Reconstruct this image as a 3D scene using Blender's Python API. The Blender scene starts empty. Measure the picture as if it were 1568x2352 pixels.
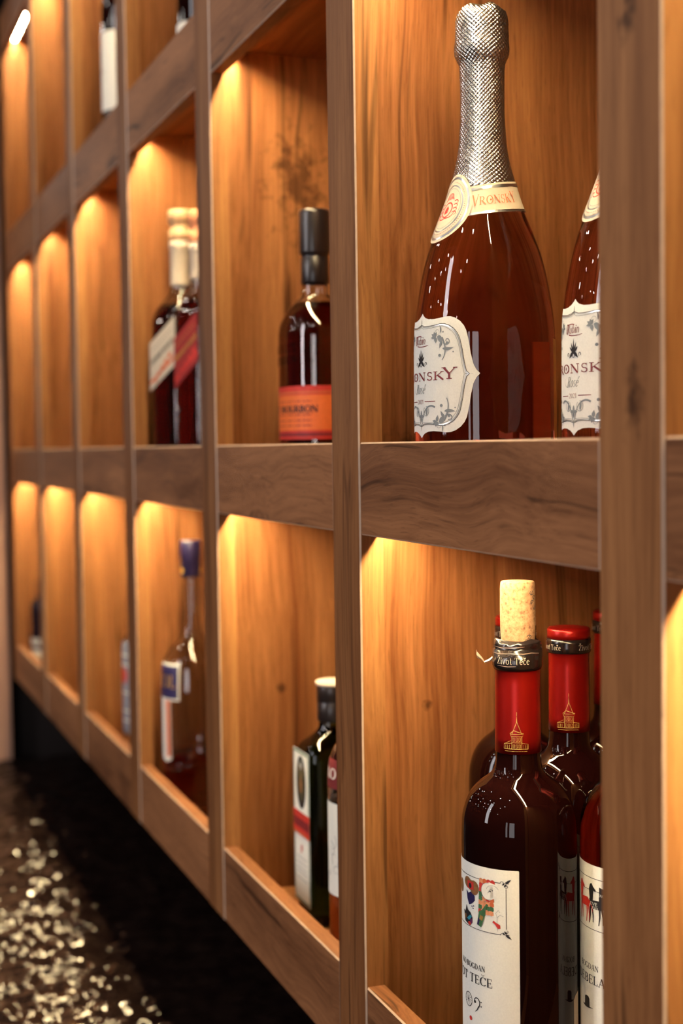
import bpy, bmesh, math, random
from mathutils import Vector, Matrix
random.seed(7)
scene = bpy.context.scene
COL = scene.collection
PI = math.pi
CAMZ = 1.45                      # eye height; the shelving is measured from the eye level
def Zc(z): return CAMZ + z

# ------------------------------------------------------------------ object helpers
def link(o, parent=None):
    COL.objects.link(o)
    if parent: o.parent = parent
    return o
def thing(name, label, cat, loc=(0, 0, 0), rz=0, group=None):
    o = bpy.data.objects.new(name, None)
    o.empty_display_size = .03
    o.location = loc; o.rotation_euler = (0, 0, rz)
    o['label'] = label; o['category'] = cat
    if group: o['group'] = group
    return link(o)
def mesh_obj(name, bm, mats, parent=None, smooth=False, loc=None):
    me = bpy.data.meshes.new(name)
    bm.normal_update()
    bm.to_mesh(me); bm.free()
    if not isinstance(mats, (list, tuple)): mats = [mats]
    for m in mats: me.materials.append(m)
    if smooth:
        for p in me.polygons: p.use_smooth = True
    o = bpy.data.objects.new(name, me)
    if loc: o.location = loc
    return link(o, parent)
def box_bm(x0, x1, y0, y1, z0, z1, bevel=0, edge_mat=None):
    """box centred on its own origin; returns (bm, centre)"""
    c = Vector(((x0+x1)/2, (y0+y1)/2, (z0+z1)/2))
    bm = bmesh.new()
    bmesh.ops.create_cube(bm, size=1)
    bmesh.ops.scale(bm, vec=(x1-x0, y1-y0, z1-z0), verts=bm.verts)
    if bevel:
        old = set(bm.faces)
        es = list(bm.edges) if edge_mat is None else [e for e in bm.edges if all(v.co.y < 0 for v in e.verts)]
        r = bmesh.ops.bevel(bm, geom=es, offset=bevel, segments=1, affect='EDGES', profile=.5)
        if edge_mat is not None:
            for f in r['faces']: f.material_index = edge_mat
    return bm, c
def box(name, x0, x1, y0, y1, z0, z1, mats, parent=None, bevel=0, edge_mat=None):
    bm, c = box_bm(x0, x1, y0, y1, z0, z1, bevel, edge_mat)
    return mesh_obj(name, bm, mats, parent, loc=c)

# ------------------------------------------------------------------ materials
def new_mat(name):
    m = bpy.data.materials.new(name); m.use_nodes = True
    nt = m.node_tree
    return m, nt, nt.nodes['Principled BSDF'], nt.nodes['Material Output']
def N(nt, typ, **kw):
    n = nt.nodes.new(typ)
    for k, v in kw.items():
        if k.startswith('i_'): n.inputs[k[2:]].default_value = v
        else: setattr(n, k, v)
    return n
def math_(nt, op, a, b=None, clamp=False):
    n = nt.nodes.new('ShaderNodeMath'); n.operation = op; n.use_clamp = clamp
    for i, v in enumerate((a, b)):
        if v is None: continue
        if isinstance(v, (int, float)): n.inputs[i].default_value = v
        else: nt.links.new(v, n.inputs[i])
    return n.outputs[0]
def ramp(nt, fac, stops):
    r = nt.nodes.new('ShaderNodeValToRGB')
    els = r.color_ramp.elements
    while len(els) < len(stops): els.new(.5)
    for e, (p, c) in zip(els, stops):
        e.position = p; e.color = (*c, 1) if len(c) == 3 else c
    nt.links.new(fac, r.inputs[0])
    return r.outputs[0]
def mixc(nt, fac, a, b, mode='MIX'):
    n = nt.nodes.new('ShaderNodeMix'); n.data_type = 'RGBA'; n.blend_type = mode
    for s, v in ((0, fac), (6, a), (7, b)):
        if isinstance(v, (int, float)): n.inputs[s].default_value = v
        elif isinstance(v, tuple): n.inputs[s].default_value = (*v, 1)
        else: nt.links.new(v, n.inputs[s])
    return n.outputs[2]
def plain(name, col, rough=.5, metal=0, spec=.5, noise=0, nscale=200, coat=0):
    m, nt, b, out = new_mat(name)
    b.inputs['Roughness'].default_value = rough
    b.inputs['Metallic'].default_value = metal
    b.inputs['Specular IOR Level'].default_value = spec
    b.inputs['Coat Weight'].default_value = coat
    b.inputs['Coat Roughness'].default_value = .05
    tc = N(nt, 'ShaderNodeTexCoord')
    nz = N(nt, 'ShaderNodeTexNoise', i_Scale=nscale, i_Detail=3.0)
    nt.links.new(tc.outputs['Object'], nz.inputs['Vector'])
    k = noise
    c = ramp(nt, nz.outputs['Fac'], [(.3, tuple(v*(1-k) for v in col)), (.7, tuple(min(1, v*(1+k)) for v in col))])
    nt.links.new(c, b.inputs['Base Color'])
    return m

KNOTS = [((-.583, 0, .019), .010, .018), ((-.588, 0, .20), .008, .014), ((-.972, .105, .235), .006, .006),
         ((-.972, .06, -.195), .005, .005), ((-1.362, .095, .265), .030, .052), ((-.972, .045, .0), .012, .016),
         ((-1.362, .07, -.245), .005, .006)]
def wood(name, axis, light, dark, wavy=0, rough=.5, yellow=None):
    """laminate with grain along the given axis, different on every board"""
    m, nt, b, out = new_mat(name)
    L = nt.links.new
    tc = N(nt, 'ShaderNodeTexCoord'); oi = N(nt, 'ShaderNodeObjectInfo')
    off = N(nt, 'ShaderNodeVectorMath', operation='SCALE'); off.inputs[0].default_value = (7.3, 5.1, 9.7)
    L(oi.outputs['Random'], off.inputs['Scale'])
    add = N(nt, 'ShaderNodeVectorMath', operation='ADD')
    L(tc.outputs['Object'], add.inputs[0]); L(off.outputs[0], add.inputs[1])
    pos = add.outputs[0]
    if True:
        wn = N(nt, 'ShaderNodeTexNoise', i_Scale=9.0 if wavy else 5.0, i_Detail=1.0)
        L(pos, wn.inputs['Vector'])
        sc = N(nt, 'ShaderNodeVectorMath', operation='MULTIPLY_ADD')
        L(wn.outputs['Color'], sc.inputs[0])
        sc.inputs[1].default_value = [0 if 'xyz'[q] == axis else (wavy or .022) for q in range(3)]
        L(pos, sc.inputs[2]); pos = sc.outputs[0]
    def grain(across, along, detail, dist=0.0, rough_=.55):
        mp = N(nt, 'ShaderNodeMapping')
        s = [across]*3; s['xyz'.index(axis)] = along
        mp.inputs['Scale'].default_value = s
        L(pos, mp.inputs['Vector'])
        nz = N(nt, 'ShaderNodeTexNoise', i_Scale=1.0, i_Detail=detail, i_Distortion=dist, i_Roughness=rough_)
        L(mp.outputs[0], nz.inputs['Vector'])
        return nz.outputs['Fac']
    g1 = grain(20, 1.3, 5.0, 1.0)
    g0 = grain(6, .8, 1.0, .3)
    g2 = grain(330, 9, 3.0, .2)
    g3 = grain(70, 1.7, 2.0, 1.1)
    g4 = grain(900, 55, 1.0)
    f = math_(nt, 'ADD', math_(nt, 'ADD', math_(nt, 'MULTIPLY', g1, .48), math_(nt, 'MULTIPLY', g2, .26)), math_(nt, 'MULTIPLY', g0, .26))
    col = ramp(nt, f, [(.34, dark), (.50, tuple((a+c)/2 for a, c in zip(light, dark))), (.64, light)])
    crack = ramp(nt, g3, [(.61, (0, 0, 0)), (.71, (1, 1, 1))])
    col = mixc(nt, math_(nt, 'MULTIPLY', crack, .74), col, tuple(v*.30 for v in dark))
    pore = ramp(nt, g4, [(.60, (0, 0, 0)), (.72, (1, 1, 1))])
    col = mixc(nt, math_(nt, 'MULTIPLY', pore, .28), col, tuple(v*.55 for v in dark))
    geo = N(nt, 'ShaderNodeNewGeometry')
    wz = N(nt, 'ShaderNodeTexNoise', i_Scale=90.0, i_Detail=3.0); L(geo.outputs['Position'], wz.inputs['Vector'])
    for (kx, ky, kz), rr, rz in KNOTS:
        sb = N(nt, 'ShaderNodeVectorMath', operation='SUBTRACT'); L(geo.outputs['Position'], sb.inputs[0])
        sb.inputs[1].default_value = (kx, ky, Zc(kz))
        dv = N(nt, 'ShaderNodeVectorMath', operation='DIVIDE'); L(sb.outputs[0], dv.inputs[0])
        dv.inputs[1].default_value = (rr, rr, rz)
        ln = N(nt, 'ShaderNodeVectorMath', operation='LENGTH'); L(dv.outputs[0], ln.inputs[0])
        d = math_(nt, 'ADD', ln.outputs['Value'], math_(nt, 'MULTIPLY', math_(nt, 'SUBTRACT', wz.outputs['Fac'], .5), 3.2))
        k = ramp(nt, d, [(.15, (1, 1, 1)), (1.0, (0, 0, 0))])
        col = mixc(nt, math_(nt, 'MULTIPLY', k, .78), col, tuple(v*.32 for v in dark))
    L(col, b.inputs['Base Color'])
    b.inputs['Roughness'].default_value = rough
    b.inputs['Specular IOR Level'].default_value = .14
    bp = N(nt, 'ShaderNodeBump', i_Strength=.25, i_Distance=.0006)
    L(math_(nt, 'ADD', g2, math_(nt, 'MULTIPLY', g4, .6)), bp.inputs['Height'])
    L(bp.outputs[0], b.inputs['Normal'])
    return m

LIGHT, DARK = (.37, .159, .058), (.105, .029, .008)
W_V = wood('wood_vertical', 'z', LIGHT, DARK)
W_H = wood('wood_horizontal', 'x', (.39, .165, .068), (.115, .040, .015), wavy=.035)
W_S = wood('wood_shelf', 'x', LIGHT, DARK)
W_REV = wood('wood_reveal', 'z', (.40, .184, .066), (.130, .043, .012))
W_EDGE = plain('edge_banding', (.52, .36, .25), .45, noise=.08, nscale=120)
BLACKISH = plain('dark_filler', (.012, .006, .005), .6, noise=.2)
WALLDARK = plain('dark_wall', (.010, .005, .004), .5, noise=.3, nscale=20)
LED_BODY = plain('led_housing', (.5, .5, .5), .4, metal=.8, noise=.05)

def emission(name, col, strength):
    m, nt, b, out = new_mat(name)
    b.inputs['Base Color'].default_value = (.9, .9, .85, 1)
    b.inputs['Emission Color'].default_value = (*col, 1)
    b.inputs['Emission Strength'].default_value = strength
    return m
LED = emission('led_diffuser', (1.0, .76, .40), 420)

def glass(name, tint=(1, 1, 1), ior=1.48, absorb=None, density=0, rough=0.0):
    m, nt, b, out = new_mat(name)
    b.inputs['Base Color'].default_value = (*tint, 1)
    b.inputs['Transmission Weight'].default_value = 1
    b.inputs['Roughness'].default_value = rough
    b.inputs['IOR'].default_value = ior
    if absorb:
        v = N(nt, 'ShaderNodeVolumeAbsorption', i_Density=density)
        v.inputs['Color'].default_value = (*absorb, 1)
        nt.links.new(v.outputs[0], out.inputs['Volume'])
    return m
CLEAR = glass('clear_glass', (.97, .97, .96))
ROSE_GLASS = glass('rose_filled_glass', (1, .93, .88), 1.42, (.82, .27, .07), 17)
ROSE_WINE = glass('rose_wine_glass', (1, .8, .7), 1.42, (.75, .16, .05), 45)
WHISKY = glass('whisky_liquid', (1, .9, .8), 1.36, (.74, .20, .04), 120)
BOURBON = glass('bourbon_liquid', (1, .9, .8), 1.36, (.74, .18, .03), 100)
COGNAC = glass('cognac_liquid', (1, .9, .8), 1.36, (.85, .25, .04), 45)
AMBER = glass('amber_liquid', (1, .92, .85), 1.36, (.86, .40, .10), 35)
GREEN_GLASS = glass('green_glass', (.75, .95, .7), 1.45, (.24, .46, .10), 105)
def dark_glass(name, col):
    m, nt, b, out = new_mat(name)
    b.inputs['Base Color'].default_value = (*col, 1)
    b.inputs['Roughness'].default_value = .012
    b.inputs['IOR'].default_value = 1.31
    return m
WINE_GLASS = dark_glass('dark_wine_glass', (.006, .0012, .001))
PAPER = plain('label_paper', (.82, .80, .72), .75, spec=.2, noise=.035, nscale=900)
CREAM = plain('cream_paper', (.54, .46, .36), .6, spec=.3, noise=.03, nscale=600)
INK = plain('black_ink', (.012, .010, .012), .6, noise=.1)
INKRED = plain('dark_red_ink', (.19, .010, .016), .6, noise=.1)
RED = plain('bright_red_ink', (.55, .03, .02), .6, noise=.1)
ORANGE_INK = plain('orange_ink', (.58, .12, .035), .6, noise=.1)
GREY = plain('grey_ink', (.21, .23, .235), .6, noise=.1)
SILVER = plain('silver_foil_line', (.72, .74, .74), .28, metal=1, noise=.05)
GOLD = plain('gold_ink', (.62, .36, .10), .4, metal=.6, noise=.15)
BLUE = plain('navy_ink', (.018, .012, .075), .5, noise=.1)
GREEN = plain('green_ink', (.045, .14, .05), .6, noise=.2)
BROWN = plain('brown_ink', (.23, .10, .03), .6, noise=.25, nscale=600)
PEACH = plain('peach_ink', (.66, .26, .12), .6, noise=.2, nscale=600)
TEAL = plain('teal_ink', (.03, .25, .34), .6, noise=.1)
PURPLE = plain('purple_ink', (.13, .02, .09), .6, noise=.2)
CAPRED = plain('red_capsule', (.27, .006, .004), .30, metal=.65, noise=.05, nscale=80)
CAPBLACK = plain('black_capsule_band', (.009, .006, .006), .18, noise=.1)
BLACKCAP = plain('black_screw_cap', (.010, .007, .008), .3, noise=.1)
NAVYCAP = plain('navy_cap', (.014, .010, .040), .3, noise=.1)
TORN = plain('torn_foil_edge', (.8, .6, .5), .3, metal=.8, noise=.1)
BLUEGREY = plain('blue_grey_paper', (.20, .22, .28), .5, noise=.12, nscale=150)

def foil_mat():
    m, nt, b, out = new_mat('silver_foil')
    L = nt.links.new
    b.inputs['Metallic'].default_value = 1
    b.inputs['Roughness'].default_value = .27
    b.inputs['Base Color'].default_value = (.52, .50, .47, 1)
    tc = N(nt, 'ShaderNodeTexCoord'); sp = N(nt, 'ShaderNodeSeparateXYZ')
    L(tc.outputs['Object'], sp.inputs[0])
    a = math_(nt, 'ARCTAN2', sp.outputs['Y'], sp.outputs['X'])
    u = math_(nt, 'MULTIPLY', a, 36.0)
    v = math_(nt, 'MULTIPLY', sp.outputs['Z'], 2200.0)
    s1 = math_(nt, 'SINE', math_(nt, 'ADD', u, v)); s2 = math_(nt, 'SINE', math_(nt, 'SUBTRACT', u, v))
    h = math_(nt, 'ADD', s1, s2)
    bp = N(nt, 'ShaderNodeBump', i_Strength=.45, i_Distance=.0005)
    L(h, bp.inputs['Height'])
    nz = N(nt, 'ShaderNodeTexNoise', i_Scale=140.0, i_Detail=2.0); L(tc.outputs['Object'], nz.inputs['Vector'])
    b2 = N(nt, 'ShaderNodeBump', i_Strength=.5, i_Distance=.0016); L(nz.outputs['Fac'], b2.inputs['Height'])
    L(bp.outputs[0], b2.inputs['Normal']); L(b2.outputs[0], b.inputs['Normal'])
    return m
FOIL = foil_mat()
def cork_mat():
    m, nt, b, out = new_mat('cork')
    L = nt.links.new
    tc = N(nt, 'ShaderNodeTexCoord')
    n1 = N(nt, 'ShaderNodeTexNoise', i_Scale=420.0, i_Detail=4.0, i_Roughness=.7); L(tc.outputs['Object'], n1.inputs['Vector'])
    c = ramp(nt, n1.outputs['Fac'], [(.30, (.12, .045, .017)), (.42, (.26, .135, .065)), (.62, (.36, .205, .11))])
    vo = N(nt, 'ShaderNodeTexVoronoi', i_Scale=210.0); L(tc.outputs['Object'], vo.inputs['Vector'])
    k = ramp(nt, vo.outputs['Distance'], [(.12, (1, 1, 1)), (.26, (0, 0, 0))])
    L(mixc(nt, math_(nt, 'MULTIPLY', k, .8), c, (.14, .05, .02)), b.inputs['Base Color'])
    b.inputs['Roughness'].default_value = .85
    bp = N(nt, 'ShaderNodeBump', i_Strength=.4, i_Distance=.0006); L(n1.outputs['Fac'], bp.inputs['Height'])
    L(bp.outputs[0], b.inputs['Normal'])
    return m
CORK = cork_mat()

# ------------------------------------------------------------------ turned bodies
def pchip(pts):
    """monotone smooth curve through (z, r); returns r(z)"""
    xs = [p[0] for p in pts]; ys = [p[1] for p in pts]; n = len(xs)
    h = [xs[i+1]-xs[i] for i in range(n-1)]; d = [(ys[i+1]-ys[i])/h[i] for i in range(n-1)]
    m = [d[0]]
    for i in range(1, n-1):
        if d[i-1]*d[i] <= 0: m.append(0)
        else:
            w1, w2 = 2*h[i]+h[i-1], h[i]+2*h[i-1]
            m.append((w1+w2)/(w1/d[i-1]+w2/d[i]))
    m.append(d[-1])
    def f(x):
        if x <= xs[0]: return ys[0]
        if x >= xs[-1]: return ys[-1]
        i = max(j for j in range(n-1) if xs[j] <= x)
        t = (x-xs[i])/h[i]
        return ((1+2*t)*(1-t)**2*ys[i] + t*(1-t)**2*h[i]*m[i] + t*t*(3-2*t)*ys[i+1] + t*t*(t-1)*h[i]*m[i+1])
    return f
class Body:
    """a bottle's outside: radius over height, with an optional non-round section (sx, sy, exponent over height)"""
    def __init__(s, pts, sx=1, sy=1, expo=None):
        s.pts = [(z/1000, r/1000) for z, r in pts]
        s.r = pchip(s.pts); s.sx, s.sy = sx, sy
        if isinstance(sx, (list, tuple)): s.fx = pchip([(z/1000, v) for z, v in sx])
        else: s.fx = lambda z: sx
        if isinstance(sy, (list, tuple)): s.fy = pchip([(z/1000, v) for z, v in sy])
        else: s.fy = lambda z: sy
        s.n = pchip([(z/1000, v) for z, v in expo]) if expo else (lambda z: 2.0)
    def zs(s, z0, z1):
        out = []
        zz = sorted(set([z0, z1]+[p[0] for p in s.pts if z0 < p[0] < z1]))
        for a, b in zip(zz, zz[1:]):
            k = max(1, min(6, int((b-a)/.0025)))
            out += [a+(b-a)*i/k for i in range(k)]
        return out+[z1]
    def pt(s, a, z, off=0):
        r = s.r(z)+off; e = 2/s.n(z); c, q = math.cos(a), math.sin(a)
        x = math.copysign(abs(c)**e, c); y = math.copysign(abs(q)**e, q)
        return Vector((r*s.fx(z)*x, r*s.fy(z)*y, z))
def ring_stack(bm, rings, cap0=True, cap1=True, flip=False):
    vs = [[bm.verts.new(p) for p in r] for r in rings]
    n = len(vs[0])
    def face(l):
        try: bm.faces.new(l[::-1] if flip else l)
        except ValueError: pass
    for a, b in zip(vs, vs[1:]):
        for i in range(n): face((a[i], a[(i+1) % n], b[(i+1) % n], b[i]))
    if cap0: face(tuple(vs[0][::-1]))
    if cap1: face(tuple(vs[-1]))
def body_rings(B, z0, z1, off=0, seg=64):
    return [[B.pt(2*PI*i/seg, z, off) for i in range(seg)] for z in B.zs(z0, z1)]
def solid(name, B, z0, z1, mat, parent, off=0, seg=72, punt=None, smooth=True, wob=0):
    bm = bmesh.new()
    rings = body_rings(B, z0, z1, off, seg)
    if punt:                                   # hollow under the bottle: (radius, height) pairs, outside in
        pr = [[Vector((r*math.cos(2*PI*i/seg), r*math.sin(2*PI*i/seg), z0+h)) for i in range(seg)] for r, h in punt[::-1]]
        rings = pr + rings
    if wob:
        rnd = random.Random(3)
        for r in rings:
            for p in r:
                k = 1+wob*(rnd.random()-.5); p.x *= k; p.y *= k
    ring_stack(bm, rings)
    return mesh_obj(name, bm, mat, parent, smooth)
def shell(name, B, z0, z1, mat, parent, t=.0022, seg=64, base_t=.006):
    bm = bmesh.new()
    ring_stack(bm, body_rings(B, z0, z1, 0, seg))
    ring_stack(bm, body_rings(B, z0+base_t, z1-.003, -t, seg), flip=True)
    return mesh_obj(name, bm, mat, parent, True)
def turned(name, pts, mat, parent, seg=48, z0=0, sx=1, sy=1, smooth=True):
    """closed turned piece from (r, z) in millimetres, bottom to top"""
    bm = bmesh.new()
    ring_stack(bm, [[Vector((r/1000*sx*math.cos(2*PI*i/seg), r/1000*sy*math.sin(2*PI*i/seg), z0+z/1000)) for i in range(seg)] for r, z in pts])
    return mesh_obj(name, bm, mat, parent, smooth)

# ------------------------------------------------------------------ flat print, wrapped on the bottles
GL = {}
def _g(ch, w, *st): GL[ch] = (w, st)
T_, H_ = .15, .055
def Ls(x0, y0, x1, y1, w): return ('l', x0, y0, x1, y1, w)
def As(cx, cy, rx, ry, a0, a1, w=T_, w2=H_): return ('a', cx, cy, rx, ry, a0, a1, w, w2)
def Se(x, y, l): return ('l', x-l/2, y, x+l/2, y, H_)
_g('V', .86, Ls(.08, 1, .44, 0, T_), Ls(.80, 1, .44, 0, H_), Se(.08, .98, .26), Se(.80, .98, .24))
_g('R', .84, Ls(.16, 0, .16, 1, T_), As(.32, .74, .28, .24, -90, 90), Ls(.16, .98, .34, .98, H_), Ls(.16, .5, .34, .5, H_), Ls(.36, .5, .82, 0, T_), Se(.16, .02, .34), Se(.08, .98, .16))
_g('O', .92, As(.46, .5, .38, .47, 0, 360))
_g('N', .90, Ls(.13, 0, .13, 1, H_), Ls(.13, .98, .77, .02, T_), Ls(.77, 0, .77, 1, H_), Se(.13, .02, .26), Se(.08, .98, .2), Se(.77, .98, .26))
_g('S', .62, As(.31, .735, .2, .235, 30, 270, .10, H_), As(.31, .265, .22, .235, 90, -150, .11, H_), Ls(.5, .98, .5, .76, H_), Ls(.08, .02, .08, .26, H_))
_g('K', .86, Ls(.16, 0, .16, 1, T_), Ls(.18, .42, .70, .98, H_), Ls(.34, .58, .80, .0, T_), Se(.16, .02, .34), Se(.16, .98, .34), Se(.70, .98, .24))
_g('Y', .86, Ls(.08, 1, .43, .45, T_), Ls(.80, 1, .43, .45, H_), Ls(.43, .48, .43, 0, T_), Se(.08, .98, .28), Se(.80, .98, .26), Se(.43, .02, .34))
_g('B', .74, Ls(.16, 0, .16, 1, T_), As(.32, .75, .24, .23, -90, 90), As(.34, .27, .28, .25, -90, 90), Ls(.1, .98, .34, .98, H_), Ls(.16, .52, .34, .52, H_), Ls(.1, .02, .36, .02, H_))
_g('D', .88, Ls(.16, 0, .16, 1, T_), As(.34, .5, .42, .48, -90, 90), Ls(.06, .98, .36, .98, H_), Ls(.06, .02, .36, .02, H_))
_g('C', .80, As(.46, .5, .38, .47, 42, 318), Ls(.74, .98, .74, .72, H_))
_g('G', .90, As(.46, .5, .38, .47, 42, 330), Ls(.74, .98, .74, .72, H_), Ls(.76, .05, .76, .42, T_), Se(.76, .42, .3))
_g('A', .84, Ls(.10, 0, .42, 1, H_), Ls(.42, 1, .74, 0, T_), Ls(.20, .34, .62, .34, H_), Se(.10, .02, .24), Se(.74, .02, .28))
_g('T', .80, Ls(.40, 0, .40, 1, T_), Ls(.02, .97, .78, .97, H_), Ls(.04, .98, .04, .76, H_), Ls(.76, .98, .76, .76, H_), Se(.40, .02, .34))
_g('E', .70, Ls(.16, 0, .16, 1, T_), Ls(.06, .98, .60, .98, H_), Ls(.16, .52, .48, .52, H_), Ls(.06, .02, .64, .02, H_), Ls(.60, .98, .60, .76, H_), Ls(.64, .02, .64, .26, H_), Ls(.48, .62, .48, .42, H_))
_g('L', .68, Ls(.16, 0, .16, 1, T_), Se(.16, .98, .34), Ls(.06, .02, .62, .02, H_), Ls(.62, .02, .62, .28, H_))
_g('I', .36, Ls(.18, 0, .18, 1, T_), Se(.18, .98, .34), Se(.18, .02, .34))
_g('U', .84, Ls(.16, 1, .16, .35, T_), As(.42, .35, .28, .32, 180, 360, T_, H_), Ls(.70, 1, .70, .35, H_), Se(.16, .98, .32), Se(.70, .98, .26))
_g('W', 1.2, Ls(.06, 1, .34, 0, T_), Ls(.62, 1, .34, 0, H_), Ls(.60, 1, .86, 0, T_), Ls(1.14, 1, .86, 0, H_), Se(.06, .98, .24), Se(1.12, .98, .22))
_g('H', .90, Ls(.16, 0, .16, 1, T_), Ls(.74, 0, .74, 1, T_), Ls(.16, .5, .74, .5, H_), Se(.16, .02, .34), Se(.74, .02, .34), Se(.16, .98, .34), Se(.74, .98, .34))
_g('J', .44, Ls(.26, 1, .26, .2, T_), As(.12, .18, .14, .16, 0, -150, T_, H_), Se(.26, .98, .32))
_g('M', 1.04, Ls(.13, 0, .13, 1, H_), Ls(.13, 1, .5, .1, T_), Ls(.88, 1, .5, .1, H_), Ls(.88, 0, .88, 1, T_), Se(.13, .02, .26), Se(.88, .02, .32))
_g('X', .8, Ls(.08, 1, .72, 0, T_), Ls(.7, 1, .1, 0, H_))
_g('Z', .74, Ls(.08, .97, .66, .97, H_), Ls(.64, .97, .10, .03, T_), Ls(.08, .03, .68, .03, H_), Ls(.08, .97, .08, .78, H_), Ls(.68, .03, .68, .24, H_))
_g('0', .62, As(.31, .5, .22, .47, 0, 360, .12, .05))
_g('1', .36, Ls(.2, 0, .2, 1, .12), Ls(.2, 1, .04, .84, .05))
_g('2', .62, As(.3, .74, .22, .23, 170, -40, .10, .06), Ls(.48, .62, .08, .03, .06), Ls(.06, .03, .56, .03, .08))
_g('i', .34, Ls(.17, 0, .17, .64, T_*.9), ('l', .17, .80, .17, .92, .14), Se(.17, .02, .3), Se(.1, .63, .2))
_g('v', .62, Ls(.06, .66, .31, 0, .13), Ls(.56, .66, .31, 0, H_), Se(.06, .64, .22), Se(.56, .64, .2))
_g('o', .64, As(.32, .33, .24, .31, 0, 360, .13, H_))
_g('t', .42, Ls(.2, .1, .2, .9, .12), Ls(.04, .64, .40, .64, H_), As(.30, .12, .1, .1, 180, 330, .08, H_))
_g('e', .58, As(.3, .33, .22, .31, 10, 320, .13, H_), Ls(.1, .38, .5, .38, H_))
_g('c', .54, As(.3, .33, .22, .31, 50, 310, .13, H_))
_g('u', .68, Ls(.12, .65, .12, .2, .1), As(.32, .2, .2, .19, 180, 360, .1, H_), Ls(.52, 0, .52, .65, .1))
_g('b', .66, Ls(.12, 0, .12, 1, .1), As(.34, .32, .2, .3, -130, 130, .11, H_))
_g('n', .68, Ls(.12, 0, .12, .65, .1), As(.32, .42, .2, .22, 180, 0, .1, H_), Ls(.52, 0, .52, .42, .1))
_g('s', .46, As(.22, .48, .14, .16, 40, 270, .09, H_), As(.22, .17, .16, .16, 90, -140, .09, H_))
_g('a', .60, As(.28, .32, .2, .3, 0, 360, .1, H_), Ls(.5, 0, .5, .64, .1))
ACC = {'\u010c': 'C', '\u017d': 'Z', '\u010d': 'c', '\u00e9': 'e'}

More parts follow.
